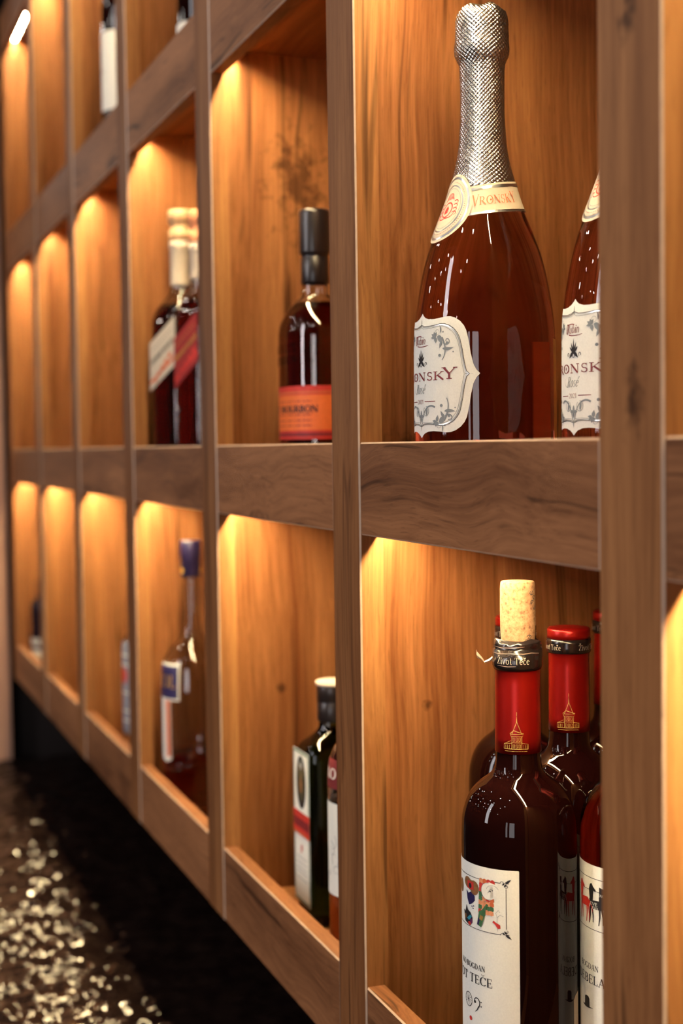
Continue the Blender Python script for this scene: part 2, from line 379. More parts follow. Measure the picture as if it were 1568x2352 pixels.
class Print:
    """flat shapes in millimetres (u right, v up); later wrapped on a surface"""
    def __init__(s): s.f = []; s.mats = []
    def mi(s, m):
        if m not in s.mats: s.mats.append(m)
        return s.mats.index(m)
    def poly(s, pts, m, layer=1): s.f.append((list(pts), s.mi(m), layer))
    def rect(s, u0, v0, u1, v1, m, layer=1): s.poly([(u0, v0), (u1, v0), (u1, v1), (u0, v1)], m, layer)
    def disc(s, u, v, ru, rv, m, layer=1, n=20, rot=0):
        c, q = math.cos(rot), math.sin(rot)
        s.poly([(u+ru*math.cos(t)*c-rv*math.sin(t)*q, v+ru*math.cos(t)*q+rv*math.sin(t)*c) for t in [2*PI*i/n for i in range(n)]], m, layer)
    def stroke(s, pts, w, m, layer=1, w1=None):
        n = len(pts)
        if n < 2: return
        ws = w if isinstance(w, (list, tuple)) else [w+((w1 if w1 is not None else w)-w)*i/(n-1) for i in range(n)]
        Lf, Rt = [], []
        for i, (x, y) in enumerate(pts):
            a = pts[max(0, i-1)]; b = pts[min(n-1, i+1)]
            dx, dy = b[0]-a[0], b[1]-a[1]; l = math.hypot(dx, dy) or 1
            nx, ny = -dy/l*ws[i]/2, dx/l*ws[i]/2
            Lf.append((x+nx, y+ny)); Rt.append((x-nx, y-ny))
        for i in range(n-1): s.poly([Rt[i], Rt[i+1], Lf[i+1], Lf[i]], m, layer)
    def arc(s, cx, cy, rx, ry, a0, a1, w, m, layer=1, w1=None, n=None):
        n = n or max(6, int(abs(a1-a0)/15))
        s.stroke([(cx+rx*math.cos(math.radians(a0+(a1-a0)*i/n)), cy+ry*math.sin(math.radians(a0+(a1-a0)*i/n))) for i in range(n+1)], w, m, layer, w1)
    def curl(s, x, y, ang, l, turn, w, m, layer=1, w1=.1):
        """a scroll: a line that starts at (x, y) and bends by `turn` degrees, tighter and tighter"""
        pts = [(x, y)]; n = 16
        for i in range(n):
            ang += turn/n*(.35+1.3*i/n)
            x += l/n*math.cos(math.radians(ang)); y += l/n*math.sin(math.radians(ang)); pts.append((x, y))
        s.stroke(pts, w, m, layer, w1)
        return pts[-1]
    def leaf(s, x, y, ang, l, w, m, layer=1, bend=0):
        c = []
        for i in range(9):
            t = i/8; a = math.radians(ang+bend*t)
            c.append((x+l*t*math.cos(a), y+l*t*math.sin(a)))
        s.stroke(c, [w*max(.06, math.sin(PI*min(1, (i/8)**.75))) for i in range(9)], m, layer)
    def text(s, txt, u, v, h, m, layer=2, width=None, slant=0, bold=1, gap=.06, tall=()):
        def wd(ch): return .35 if ch == ' ' else GL[ACC.get(ch, ch)][0]
        tot = sum(wd(c)+gap for c in txt)-gap
        sx = (width/tot) if width else h
        x = u
        for k, ch in enumerate(txt):
            if ch != ' ':
                hh = h*(1.28 if k in tall else 1)
                for st in GL[ACC.get(ch, ch)][1]:
                    if st[0] == 'l':
                        _, x0, y0, x1, y1, w = st
                        kk = 4
                        p = [(x0+(x1-x0)*i/kk, y0+(y1-y0)*i/kk) for i in range(kk+1)]; ww = [w*bold]*(kk+1)
                    else:
                        _, cx, cy, rx, ry, a0, a1, w, w2 = st
                        kk = max(6, int(abs(a1-a0)/18)); p = []; ww = []
                        for i in range(kk+1):
                            t = math.radians(a0+(a1-a0)*i/kk)
                            p.append((cx+rx*math.cos(t), cy+ry*math.sin(t))); ww.append(bold*(w2+(w-w2)*abs(math.cos(t))**1.3))
                    s.stroke([(x+q[0]*sx+slant*q[1]*hh, v+q[1]*hh) for q in p], [a*(sx+h)/2 for a in ww], m, layer)
                if ch in '\u010c\u017d':
                    c = x+wd(ch)*sx/2
                    s.stroke([(c-.18*sx, v+1.28*h), (c, v+1.1*h), (c+.18*sx, v+1.28*h)], .07*h, m, layer)
                if ch in '\u010d':
                    c = x+.3*sx
                    s.stroke([(c-.14*sx, v+.98*h), (c, v+.78*h), (c+.14*sx, v+.98*h)], .07*h, m, layer)
                if ch == '\u00e9':
                    s.stroke([(x+.3*sx+slant*h*.8, v+.75*h), (x+.5*sx+slant*h, v+1.0*h)], .07*h, m, layer)
            x += (wd(ch)+gap)*sx
        return x
    def build(s, name, fmap, parent, step=2.0, lift=.00010, base=.00012):
        bm = bmesh.new()
        for pts, mi, layer in s.f:
            try:
                f = bm.faces.new([bm.verts.new((p[0], p[1], layer)) for p in pts]); f.material_index = mi
            except ValueError: pass
        bmesh.ops.triangulate(bm, faces=[f for f in bm.faces if len(f.verts) > 4])
        if step:
            us = [v.co.x for v in bm.verts]; k = math.ceil(min(us)/step)
            while k*step < max(us):
                bmesh.ops.bisect_plane(bm, geom=list(bm.verts)+list(bm.edges)+list(bm.faces), dist=1e-6, plane_co=(k*step, 0, 0), plane_no=(1, 0, 0)); k += 1
            vs = [v.co.y for v in bm.verts]; st = step*1.5; k = math.ceil(min(vs)/st)
            while k*st < max(vs):
                bmesh.ops.bisect_plane(bm, geom=list(bm.verts)+list(bm.edges)+list(bm.faces), dist=1e-6, plane_co=(0, k*st, 0), plane_no=(0, 1, 0)); k += 1
        for v in bm.verts: v.co = fmap(v.co.x/1000, v.co.y/1000, base+lift*v.co.z)
        return mesh_obj(name, bm, s.mats, parent)
def wrap(B, a0, z0, tilt=0, rref=None):
    """u runs round the bottle from angle a0, v up from height z0"""
    def f(u, v, w):
        z = z0+v+tilt*u
        r = rref or B.r(z)
        a = a0+u/r
        return B.pt(a, z, w)
    return f
def flat(n, along, origin):
    n = Vector(n); al = Vector(along); o = Vector(origin)
    return lambda u, v, w: o+al*u+Vector((0, 0, v))+n*w

# ------------------------------------------------------------------ the shelving (setting numbers in metres, from the eye level)
SP, PW, T = .39018, .05697, .018
R0 = -.55874
def RX(k): return R0-k*SP                       # right edge of post k
RAILS = {'low': (-.46525, -.39251), 'mid': (-.06372, .00244), 'up': (.35895, .43259), 'top': (.7972, .866)}
FLOOR = {r: z1-.027 for r, (z0, z1) in RAILS.items()}
FLOOR['low'] = RAILS['low'][1]-.0545
LOW = .0275                                    # the lowest board sits deeper behind its rail
DEPTH, DV = .285, .006                          # cell depth, half a divider
shelf = thing('display_shelf', 'long wooden back-bar display shelf of lit square niches on the wall', 'shelf', (RX(3), 0, Zc(-.46525)))
sx0, sz0 = RX(3), Zc(-.46525)
def sbox(name, x0, x1, y0, y1, z0, z1, mats, bevel=0, edge=None, parent=None):
    bm, c = box_bm(x0-sx0, x1-sx0, y0, y1, Zc(z0)-sz0, Zc(z1)-sz0, bevel, edge)
    return mesh_obj(name, bm, mats, parent or shelf, loc=c)
for k in range(-1, 6):
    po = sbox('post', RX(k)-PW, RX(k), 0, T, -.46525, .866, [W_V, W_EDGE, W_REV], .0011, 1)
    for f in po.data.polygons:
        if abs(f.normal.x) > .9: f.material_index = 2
    m = RX(k)-PW/2
    sbox('divider', m-DV, m+DV, T, DEPTH, -.46525, .866, W_V)
sbox('end_panel', RX(6)-.0225-.006, RX(6)-.0225, T, DEPTH, -.46525, .866, W_V)
sbox('filler_strip', RX(6)-.05, RX(6), .0, T, -.46525, .866, [W_V])
for c in range(0, 7):
    x0, x1 = RX(c), RX(c-1)-PW
    d0 = RX(c)-(.0225 if c == 6 else PW/2-DV)
    d1 = RX(c-1)-PW/2-DV
    for r, (z0, z1) in RAILS.items():
        sbox('rail', x0+.0004, x1-.0004, .0008, .0145, z0, z1, [W_H, W_EDGE], .0011, 1)
        sbox('shelf_board', d0, d1, .0145, DEPTH, FLOOR[r]-.018, FLOOR[r], W_S)
        if r != 'low':
            ub = FLOOR[r]-.018                  # the strip is let in under the board, just behind the rail
            st = sbox('led_strip', d0+.0008, d1-.0008, .0200, .0300, ub-.0030, ub, LED_BODY)
            for la, lb in ((.0195, .0216), (.0284, .0300)):      # the profile's two lips beside the diffuser
                bm, cc = box_bm(d0+.0008-sx0, d1-.0008-sx0, la, lb, Zc(ub-(.0058 if la < .02 else .0062))-sz0, Zc(ub-.0030)-sz0)
                mesh_obj('lip', bm, LED_BODY, st, loc=cc-st.location)
            bm, cc = box_bm(d0+.0018-sx0, d1-.0018-sx0, .0218, .0282, Zc(ub-.0038)-sz0, Zc(ub-.0030)-sz0)
            mesh_obj('diffuser', bm, LED, st, loc=cc-st.location)
sbox('back_panel', RX(6)-.03, RX(-1), DEPTH, DEPTH+.012, -.46525, .866, W_V)

# ------------------------------------------------------------------ the setting
def struct(o): o['kind'] = 'structure'; return o
struct(box('wall_back', -3.4, .6, DEPTH+.03, DEPTH+.13, .0, 2.6, WALLDARK))
struct(box('wall_left', -3.12, -3.03, -.02, DEPTH+.03, .0, 2.6, BLACKISH))
struct(box('trim_1', -3.13, -2.99, -.14, -.0045, .0, 2.6, wood('wood_end_panel', 'z', (.62, .36, .25), (.46, .25, .17))))

def counter_mat():
    m, nt, b, out = new_mat('black_gloss_counter')
    L = nt.links.new
    b.inputs['Base Color'].default_value = (.010, .005, .004, 1)
    b.inputs['Roughness'].default_value = .06
    b.inputs['IOR'].default_value = 1.27
    tc = N(nt, 'ShaderNodeTexCoord')
    n1 = N(nt, 'ShaderNodeTexNoise', i_Scale=30.0, i_Detail=2.0); L(tc.outputs['Object'], n1.inputs['Vector'])
    L(ramp(nt, n1.outputs['Fac'], [(.3, (.006, .003, .003)), (.7, (.016, .009, .007))]), b.inputs['Base Color'])
    return m
cm = counter_mat()
ct = thing('bar_counter', 'black glossy rippled back-bar counter below the display shelf', 'counter', (-1.3, 0, 0))
from mathutils import noise as mnoise
bm = bmesh.new()                                # hammered, crumpled-looking gloss surface: real relief
gx0, gx1, gy0, gy1, nx, ny = -2.985+1.3, .3+1.3, -.62, DEPTH+.025, 720, 205
def relief(x, y):
    p = Vector((x*1.5, y*.8, 0))
    return .0058*mnoise.noise(p*24)+.0030*mnoise.noise(p*66+Vector((3, 7, 1)))+.0013*mnoise.noise(p*130)
rows = [[bm.verts.new((gx0+(gx1-gx0)*i/nx, gy0+(gy1-gy0)*j/ny, relief(gx0+(gx1-gx0)*i/nx, gy0+(gy1-gy0)*j/ny))) for i in range(nx+1)] for j in range(ny+1)]
for a, b_ in zip(rows, rows[1:]):
    for i in range(nx): bm.faces.new((a[i], a[i+1], b_[i+1], b_[i]))
rim = [v for v in rows[0]]+[r[-1] for r in rows[1:]]+[v for v in rows[-1][-2::-1]]+[r[0] for r in rows[-2:0:-1]]
low = [bm.verts.new((v.co.x, v.co.y, -.03)) for v in rim]
for i in range(len(rim)): bm.faces.new((rim[i], low[i], low[(i+1) % len(rim)], rim[(i+1) % len(rim)]))
mesh_obj('worktop', bm, cm, ct, smooth=True, loc=(0, 0, CAMZ-.643))
bm, c = box_bm(-2.985+1.3, .3+1.3, -.56, DEPTH+.02, .02, CAMZ-.640-.03)
mesh_obj('base', bm, BLACKISH, ct, loc=c)

# ------------------------------------------------------------------ bottles
FL = {r: Zc(FLOOR[r])+.0002 for r in FLOOR}
FL['low'] += LOW                               # their heights count from LOW above the board
AX = -90*PI/180

# ---- the two sparkling bottles
CH = Body([(0, 43.5), (2, 46), (8, 48.4), (40, 48.5), (82, 48.3), (100, 47.9), (112, 46.8), (125, 44.9), (138, 42.5), (152, 39), (164.5, 34.6),
           (177.5, 29.3), (190, 24.6), (203, 20.9), (212, 18.4), (229, 15.6), (254, 14.4), (281, 14.9), (282.5, 15.6), (288, 17.9), (292, 18.2),
           (297, 17.6), (310, 17.2), (316.5, 15.8), (319.2, 12)])

LS = 1.128
def label_outline(k=1.0, du=0, dv=0):
    q = [(0, 37), (1.6, 35.6), (3.8, 34.2), (7.9, 33.1), (12.2, 32.9), (17, 33.2), (22, 33.8), (25, 33.7), (28.2, 32.7), (31.5, 30.6), (33.8, 28), (35.3, 25), (36.8, 18.6), (37.9, 11.6),
         (39.3, 5.7), (41.1, 2.2), (43.3, 0)]
    q = [(max(0, u*k-(du if u > 0 else 0)), max(0, v*k-(dv if v > 0 else 0))) for u, v in q]
    full = q + [(u, -v) for u, v in q[-2::-1]] + [(-u, -v) for u, v in q[1:]] + [(-u, v) for u, v in q[-2:0:-1]]
    return [(u*LS, v*LS) for u, v in full]
def scroll(P, ox, oy, mx, my):
    f = lambda x, y: (ox+mx*x, oy+my*y)
    def ang(a):
        d = (mx*math.cos(math.radians(a)), my*math.sin(math.radians(a))); return math.degrees(math.atan2(d[1], d[0]))
    tn = mx*my
    for a in (100, 145, 190, 60): P.leaf(*f(3.2, 11), ang(a), 3.6, 1.9, GREY, 2)
    P.leaf(*f(3.6, 11), ang(-80), 4.2, 2.6, GREY, 2)
    P.leaf(*f(5.4, 11.2), ang(-10), 6.4, 3.6, GREY, 2, tn*-50)
    P.curl(*f(9.5, 10.5), ang(-60), 16, tn*-75, 1.3, GREY, 2, .5)
    P.curl(*f(10.5, 7), ang(-50), 11, tn*330, .9, GREY, 2, .5)
    P.disc(*f(13.6, 6.6), 1.0, 1.0, GREY, 2)
    P.leaf(*f(10, 3.2), ang(-15), 8.5, 2.2, GREY, 2, tn*18)
    P.leaf(*f(9.4, 8), ang(-115), 5, 2, GREY, 2)
    P.leaf(*f(8.2, 13.4), ang(75), 5.4, 1.1, GREY, 2, tn*25)
    P.disc(*f(7.6, -1.3), 1.2, 1.0, GREY, 2); P.disc(*f(18.2, .6), .5, .5, GREY, 2); P.disc(*f(10.4, 14), .6, .6, GREY, 2)
    P.arc(*f(5.4, 14), 1.8, 1.8, 0, 360, .2, GREY, 2)
def sparkling(x, y, label, rz=0):
    b = thing('sparkling_wine_bottle', label, 'bottle', (x, y, FL['mid']), rz, 'sparkling wine bottles in the near upper niche')
    solid('glass_body', CH, 0, .286, ROSE_GLASS, b, punt=[(.036, .001), (.031, .010), (.024, .020), (.014, .027), (.004, .029)])
    g = solid('foil_capsule', CH, .1955, .3192, FOIL, b, off=.0006, seg=180, wob=.006)
    # crumple the foil round the cork and sink the pricked dots
    rnd = random.Random(5)
    for v in g.data.vertices:
        if v.co.z > .279:
            a = math.atan2(v.co.y, v.co.x); z = v.co.z*1000
            k = .35*math.sin(9*a+z*.22)+.3*math.sin(17*a-z*.5)+.22*math.sin(31*a+z*.9)+.25*(rnd.random()-.5)
            s = 1+.022*k; v.co.x *= s; v.co.y *= s
            if z > 312: v.co.z += .0011*math.sin(5*a+1)
    P = Print()
    for du, dv in ((-3, 305), (0, 301.5), (3.4, 304.8), (.2, 308.5), (-12, 304), (-14.5, 308), (13, 305), (15.5, 302), (18, 305.6), (-3.2, 312)):
        P.disc(du, dv, .55, .6, INK, 1, 12)
    P.build('prick_holes', wrap(CH, -28*PI/180, 0, rref=.0175), g, None, base=.0014)
    P = Print()
    P.stroke([(0, z) for z in range(205, 282, 6)], .5, SILVER, 1)
    P.build('foil_seam', wrap(CH, -34*PI/180, 0, rref=.0155), g, None, base=.0007)
    # body label
    P = Print(); z0 = .0706
    P.poly(label_outline(), PAPER, 0)
    for k, dd, w, m in ((1, 4.0, .35, INK), (1, 4.6, .5, SILVER), (1, 5.4, .22, GREY)):
        o = label_outline(1, dd, dd); P.stroke(o+o[:1], w, m, 2)
    cap = 4.9*LS
    u = -31.5*LS
    for ch, a, b_, tall in (('V', -30.5, -21.2, 1), ('R', -21.6, -13.4, 0), ('O', -12.6, -4.2, 0), ('N', -3, 5.2, 0), ('S', 6.6, 12.0, 0), ('K', 12.8, 21, 0), ('Y', 19.8, 29, 1)):
        P.text(ch, a*LS, (-3.0+(.4 if tall else 0))*LS, cap*(1.36 if tall else 1.0), INKRED, 3, width=(b_-a)*LS)
    P.disc(-8.4*LS, -.5*LS, .8, 1.3, INKRED, 3, 4)
    e = P.text('Rubin', -7.6*LS, 18.6*LS, 4.6*LS, INKRED, 3, width=12.6*LS, slant=.22, bold=1.0)
    P.arc(1.5*LS, 18.2*LS, 6.4*LS, 1.0*LS, 185, 345, .7, INKRED, 3, w1=.3); P.arc(-6.2*LS, 20.8*LS, 2.0*LS, 2.8*LS, 80, 250, .5, INKRED, 3); P.arc(-2.4*LS, 22.6*LS, 4.0*LS, 1.0*LS, 175, 40, .55, INKRED, 3)
    for a, l in ((90, 8.2), (68, 6.8), (112, 6.8), (48, 5.2), (132, 5.2)): P.leaf(0, 7.4*LS, a, l*LS, 1.25*LS, INK, 2)
    for sg in (1, -1):
        P.leaf(0, 8.2*LS, 90-sg*112, 5.2*LS, 2.0*LS, INK, 2, sg*-14)
        P.arc(sg*5.6*LS, 6.9*LS, .9*LS, 1.0*LS, 90+sg*150, 90-sg*120, .45, INK, 2); P.leaf(0, 8.6*LS, 90-sg*76, 4.6*LS, 1.2*LS, INK, 2, sg*20)
    P.arc(0, 7*LS, 1.1*LS, 1.6*LS, 180, 360, .4, INK, 2)
    P.text('Ros\u00e9', -7*LS, -10.6*LS, 5.6*LS, GREY, 3, width=11*LS, slant=.35, bold=.75)
    P.curl(-6.6*LS, -10.6*LS, 170, 7*LS, -140, .4, GREY, 3)
    P.text('2021', -4.6*LS, -16.6*LS, 2.5*LS, INKRED, 3, width=7.4*LS)
    P.rect(4.4*LS, -15.5*LS, 14*LS, -15.1*LS, INKRED, 3); P.rect(-14.5*LS, -15.5*LS, -5.6*LS, -15.1*LS, INKRED, 3)
    for sg in (1, -1):
        scroll(P, sg*11*LS, 12.5*LS, sg*1.0, 1.0)
        scroll(P, sg*12*LS, -19*LS, sg*1.0, -.85)
        P.curl(sg*1.2, -28.5*LS, 90-sg*8, 19*LS, -sg*115, .5, GREY, 2, 1.3)
        P.arc(sg*5.6*LS, -21*LS, 2.6*LS, 2.8*LS, 90, 90-sg*320, .35, GREY, 2); P.leaf(sg*5.8*LS, -23.5*LS, 80, 5.5*LS, 1.9, GREY, 2)
    for a in (0, 180, 270, 90): P.leaf(0, -24*LS, a, 3.6*LS, 2.0, GREY, 2)
    P.build('front_label', wrap(CH, -87*PI/180, z0, rref=.0485), b)
    # back label
    P = Print(); P.poly([(-39, -48), (39, -48), (39, 30), (-39, 30)], plain('gold_foil_paper', (.80, .50, .18), .45, metal=.35, noise=.05), 0)
    P.stroke([(-37.6, -47), (37.6, -47), (37.6, 28.6), (-37.6, 28.6), (-37.6, -47)], .5, GOLD, 2)
    P.build('back_label', wrap(CH, 92*PI/180, z0-.006, rref=.0485), b)
    # neck label: a band with a round medallion facing the room
    P = Print(); rr = .0245; t = -78*PI/180
    un = lambda a: (a+78)*PI/180*rr*1000
    band0, band1 = 183, 203.5
    n = 40
    top, bot = [], []
    for i in range(n+1):
        a = 8+(i/n)*217 if False else -78+(-24)+i/n*210
        top.append((un(a), band1)); bot.append((un(a), band0))
    P.poly(top[::-1]+bot, CREAM, 0)
    for vv, m in ((band1-2.3, SILVER), (band0+1.0, SILVER)):
        P.stroke([(p[0], vv) for p in top], 1.9 if vv > 195 else 1.5, m, 2)
    mc = 192.5
    P.disc(0, mc, 17.5, 23, CREAM, 3, 48)
    P.arc(0, mc, 15.2, 20.4, 0, 360, 1.5, SILVER, 4, n=48); P.disc(0, mc, 14.2, 19.2, CREAM, 5, 48)
    for i in range(72):
        t2 = 2*PI*i/72
        P.disc(12.9*math.cos(t2), mc+17.4*math.sin(t2), .28, .3, INKRED, 6, 6)
    P.arc(0, mc, 11.4, 15.4, 0, 360, .8, SILVER, 6, n=40); P.arc(0, mc, 9.9, 13.4, 0, 360, .35, GREY, 6, n=40)
    P.arc(0, mc-1, 4.2, 4.8, 0, 360, .8, RED, 6, n=24); P.leaf(-1.2, mc-4, 80, 6, 2.6, RED, 6); P.leaf(1, mc-2, 110, 4, 1.6, RED, 6); P.leaf(-1.5, mc-3.5, 20, 3.6, 1.2, RED, 6)
    for i in range(5): P.arc(0, mc+4+i*.9, 5.0-i*.4, 2.4, 150, 30, .4, RED, 6)
    for sg in (1, -1):
        for q in range(4): P.curl(sg*5, mc-4+q*2.6, 90-sg*60, 5.5, -sg*220, .8, RED, 6, .3)
        P.curl(0, mc-6.5, -90+sg*70, 9, sg*120, .9, RED, 6, .3)
    P.text('VRONSKY', 17.4, 189.2, 6.0, ORANGE_INK, 6, width=29, bold=.75, tall=(0, 6))
    P.disc(28.6, 192.2, .6, .6, ORANGE_INK, 6, 8)
    f0 = wrap(CH, -78*PI/180, 0, rref=None)
    def nf(u, v, w):
        z = v+.13*max(-.02, u-.012)-.0080
        return CH.pt(-82*PI/180+u/rr, z, w+.0008)
    P.build('neck_label', nf, b, 1.5)
    return b
sparkling(-.8852, .0690, 'rosé sparkling wine bottle with silver foil neck, fully in view in the near upper niche')
sparkling(-.7759, .1235, 'sparkling wine bottle mostly hidden behind the nearest right post, only its label edge showing')

# ---- the wine bottles of the near lower niche
BX = Body([(-27.5, 34), (-25.5, 36), (-20, 37), (165, 37), (177.5, 36.6), (188, 34.4), (193, 32.3), (198, 29), (203, 23.9), (207, 18.4), (212, 15.2), (222, 14.3),
           (276, 13.9), (277, 14.6), (291.5, 14.6), (293, 13.6), (293.6, 9)])
BY = Body([(z, r*.958) for z, r in BX.pts and [(p[0]*1000, p[1]*1000) for p in BX.pts]])
def tower(P, m, s=1.0, lay=2):
    """the gilt little tower printed on the capsule"""
    q = lambda pts, w=.28: P.stroke([(x*s, y*s) for x, y in pts], w*s, m, lay)
    q([(-2.6, 8), (-.1, 14.5), (.0, 18), (.1, 14.5), (2.6, 8)]); q([(0, 18), (0, 20)], .2)
    q([(-3.4, 8), (3.4, 8), (3.0, 6.8), (-3.0, 6.8), (-3.4, 8)]); q([(-3.6, 8.3), (-1.6, 10), (.6, 9.2), (3.6, 8.3)], .4)
    q([(-2.6, 6.8), (-2.6, 0)]); q([(2.6, 6.8), (2.6, 0)]); q([(-2.6, 3.4), (2.6, 3.4)])
    for x in (-1.5, 0, 1.5):
        for y in (4.2, .6): q([(x-.4, y), (x-.4, y+1.9), (x+.4, y+1.9), (x+.4, y), (x-.4, y)], .2)
    q([(-7, 0), (6, 0)], .35); q([(-7, 0), (-7, 2.6), (-2.6, 3.2)]); q([(6, 0), (6, 2.6), (2.6, 3.2)]); q([(-7, 2.6), (-3, 4.6)], .2)
    for x in (-6, -5, -4, 3.6, 4.6, 5.4): q([(x, .3), (x, 2.2)], .25)
    q([(-6.5, -1.2), (5.5, -1.2)], .25)
def frame_corner(P, x, y, sx_, sy_):
    a = lambda u, v: (x+sx_*u, y+sy_*v)
    P.stroke([a(-1.4, 0), a(2.2, 0)], .35, INK, 2); P.stroke([a(0, 1.2), a(.6, -1.8)], .35, INK, 2)
    P.leaf(*a(0, 0), math.degrees(math.atan2(sy_*.9, sx_*1.2)), 4.4, 1.5, INK, 2)
    P.leaf(*a(.4, -.6), math.degrees(math.atan2(-sy_, -sx_*.9)), 2.2, 1.2, INK, 2)
    P.leaf(*a(-.8, .1), math.degrees(math.atan2(-sy_, -sx_*.9)), 2.0, 1.1, INK, 2)
    P.arc(*a(.4, -2), 1.0, .8, 60*1, -200, .3, INK, 2)
    P.arc(*a(-2.4, .2), 1.0, .9, 0, 200, .3, INK, 2)
def wine_label(P, v0, art, line1, line2, w1, w2):
    P.poly([(-40.6, 30), (40.6, 30), (40.6, 154.3), (40.2, 154.7), (-40.2, 154.7), (-40.6, 154.3)], PAPER, 0)
    for sg in (1, -1):
        P.stroke([(sg*32.5, 117.5), (sg*32.5, 143)], .38, INK, 2)
        frame_corner(P, sg*32.2, 146.4, sg, 1); frame_corner(P, sg*32.2, 114.0, sg, -1)
    P.stroke([(-29, 146.4), (29, 146.4)], .38, INK, 2); P.stroke([(-29, 113.8), (29, 113.8)], .38, INK, 2)
    art(P)
    P.text(line1, w1[0], 87.6, 3.6, INK, 2, width=w1[1]-w1[0], bold=1.15); P.text(line2, w2[0], 78.6, 5.6, INK, 2, width=w2[1]-w2[0], bold=1.15)
def art_patchwork(P):
    # brown rounded instrument with a red middle
    P.disc(1.6, 141.6, 4.2, 3.6, BROWN, 2); P.disc(8.6, 139.6, 4.4, 4.6, BROWN, 2); P.disc(5, 140.6, 4, 3.4, BROWN, 2)
    P.rect(1.5, 137.9, 8.4, 143, RED, 3); P.disc(4.8, 140.2, 1.5, 1.7, INK, 4)
    P.poly([(0, 136.4), (2.5, 134.8), (5.5, 136.4), (9.2, 134.6), (9.4, 131.5), (6.5, 129.0), (3.2, 127.5), (1, 131)], BLUE, 2)
    for u, v in ((6.4, 127.2), (8.2, 127.8), (7.6, 126.2)): P.disc(u, v, .5, .5, BLUE, 2, 8)
    P.poly([(-4.5, 122.5), (-2, 121.8), (-.4, 126.6), (1.4, 123.8), (4.6, 122.8), (6.8, 120), (6.6, 116.4), (3.4, 114.2), (-2.5, 115.6)], INK, 2)
    P.poly([(.4, 118.2), (4.6, 121.4), (6.6, 120.6), (3.2, 117.4)], TEAL, 3); P.disc(3.6, 115.6, 1.6, 1.3, RED, 3); P.disc(5.6, 117.6, 1.2, 1.6, PURPLE, 3); P.disc(-1.4, 119, 1.2, 1.6, BROWN, 3)
    # patchwork sheet with a drawn face
    rnd = random.Random(11); cols = [RED, PEACH, GREEN, RED, PEACH, ORANGE_INK, GREEN]
    for i in range(4):
        for j in range(8):
            u, v = 13.2+i*2.9-(j-4)*-.14, 125+j*2.8
            s_ = 1.9
            if j > 6 and i == 0 or j < 1 and i > 2: pass
            P.poly([(u-.1, v), (u+1.5, v-.5), (u+2.95, v+.2), (u+2.8, v+2.2), (u+1.4, v+2.95), (u, v+2.5)], cols[rnd.randrange(7)], 2)
    P.disc(20.4, 140, 5.0, 5.4, PAPER, 3, 24); P.poly([(21, 134.2), (27, 137), (27.4, 144.4), (21, 146)], PAPER, 3)
    P.arc(20.0, 139.9, 4.9, 5.2, 80, 300, .18, GREY, 4); P.arc(23.6, 140.8, 4.2, 3.4, 170, 20, .18, GREY, 4)
    P.disc(22.0, 140.2, .55, .5, INK, 4, 8); P.disc(23.6, 141, .35, .4, INK, 4, 8); P.stroke([(20.4, 139), (21.6, 141), (23.2, 141.8)], .2, INK, 4)
    P.poly([(11.6, 117.2), (15, 116.0), (18.4, 124.6), (17.4, 126.4), (20.6, 131.2), (19.4, 132), (15.8, 127.2), (13.4, 126.2)], GREEN, 5)
    P.poly([(13.6, 121.0), (16, 120.4), (17, 123.2), (14.6, 124)], GOLD, 6); P.poly([(11.6, 117.4), (13, 116.9), (14.2, 121.4), (12.9, 121.8)], BLUE, 6)
    P.poly([(24.0, 122.2), (25.4, 121.2), (28.6, 119.8), (28.8, 117.6), (27, 117.2), (25.2, 119.6), (23.4, 120.8)], RED, 2)
    P.stroke([(26.8, 115.6), (26.9, 117.4)], .2, GREY, 2); P.stroke([(26.6, 121), (26.4, 125), (25.6, 127), (27.4, 129), (28.4, 127.6)], .2, GREY, 2); P.stroke([(26.4, 124.4), (28.6, 126.2), (30.6, 125.4)], .2, GREY, 2)
    for u, v in ((-9, 137), (-16, 128), (-22, 139)): P.disc(u, v, 3.4, 4.6, (BROWN, RED, GREEN)[int(abs(u)) % 3], 2)
def art_horses(P):
    P.stroke([(-29, 139.5), (-10, 139.0), (10, 138.4), (29, 138.8)], .3, INK, 2)
    for dx, m, ly in ((0, INK, 2), (-12, RED, 3)):
        x = 21.5+dx
        P.poly([(x-6, 133), (x-3, 132.4), (x+4.4, 133.2), (x+6.4, 131.4), (x+6.2, 127.4), (x-4.6, 127)], m, ly)
        P.poly([(x-5.2, 132), (x-2.2, 132.6), (x-1.4, 140.6), (x-3.4, 143.2), (x-5, 142.2), (x-6.2, 139)], m, ly)
        P.poly([(x-4, 142.8), (x+.6, 139.4), (x+.2, 138.0), (x-3.2, 139.8)], m, ly)
        for k, (a, b_) in enumerate(((-4.6, -5.6), (-2.8, -2.0), (3.8, 3.0), (5.6, 6.4))):
            P.stroke([(x+a, 128), (x+(a+b_)/2+.5, 123), (x+b_, 117.4+k % 2)], 1.5, m, ly, .7)
        P.curl(x+6, 131.4, -40, 8, -60, 1.4, m, ly, .4)
    P.text('EVE', 17, 129.4, 2.0, PAPER, 4, width=6.5, bold=1.2); P.text('EVO', 19, 127.2, 1.6, PAPER, 4, width=5, bold=1.2)
    P.poly([(24.5, 128), (28.5, 128), (29.5, 141), (25, 142)], INK, 2); P.text('OVCE', 24.8, 136, 1.7, PAPER, 4, width=5, bold=1.2)
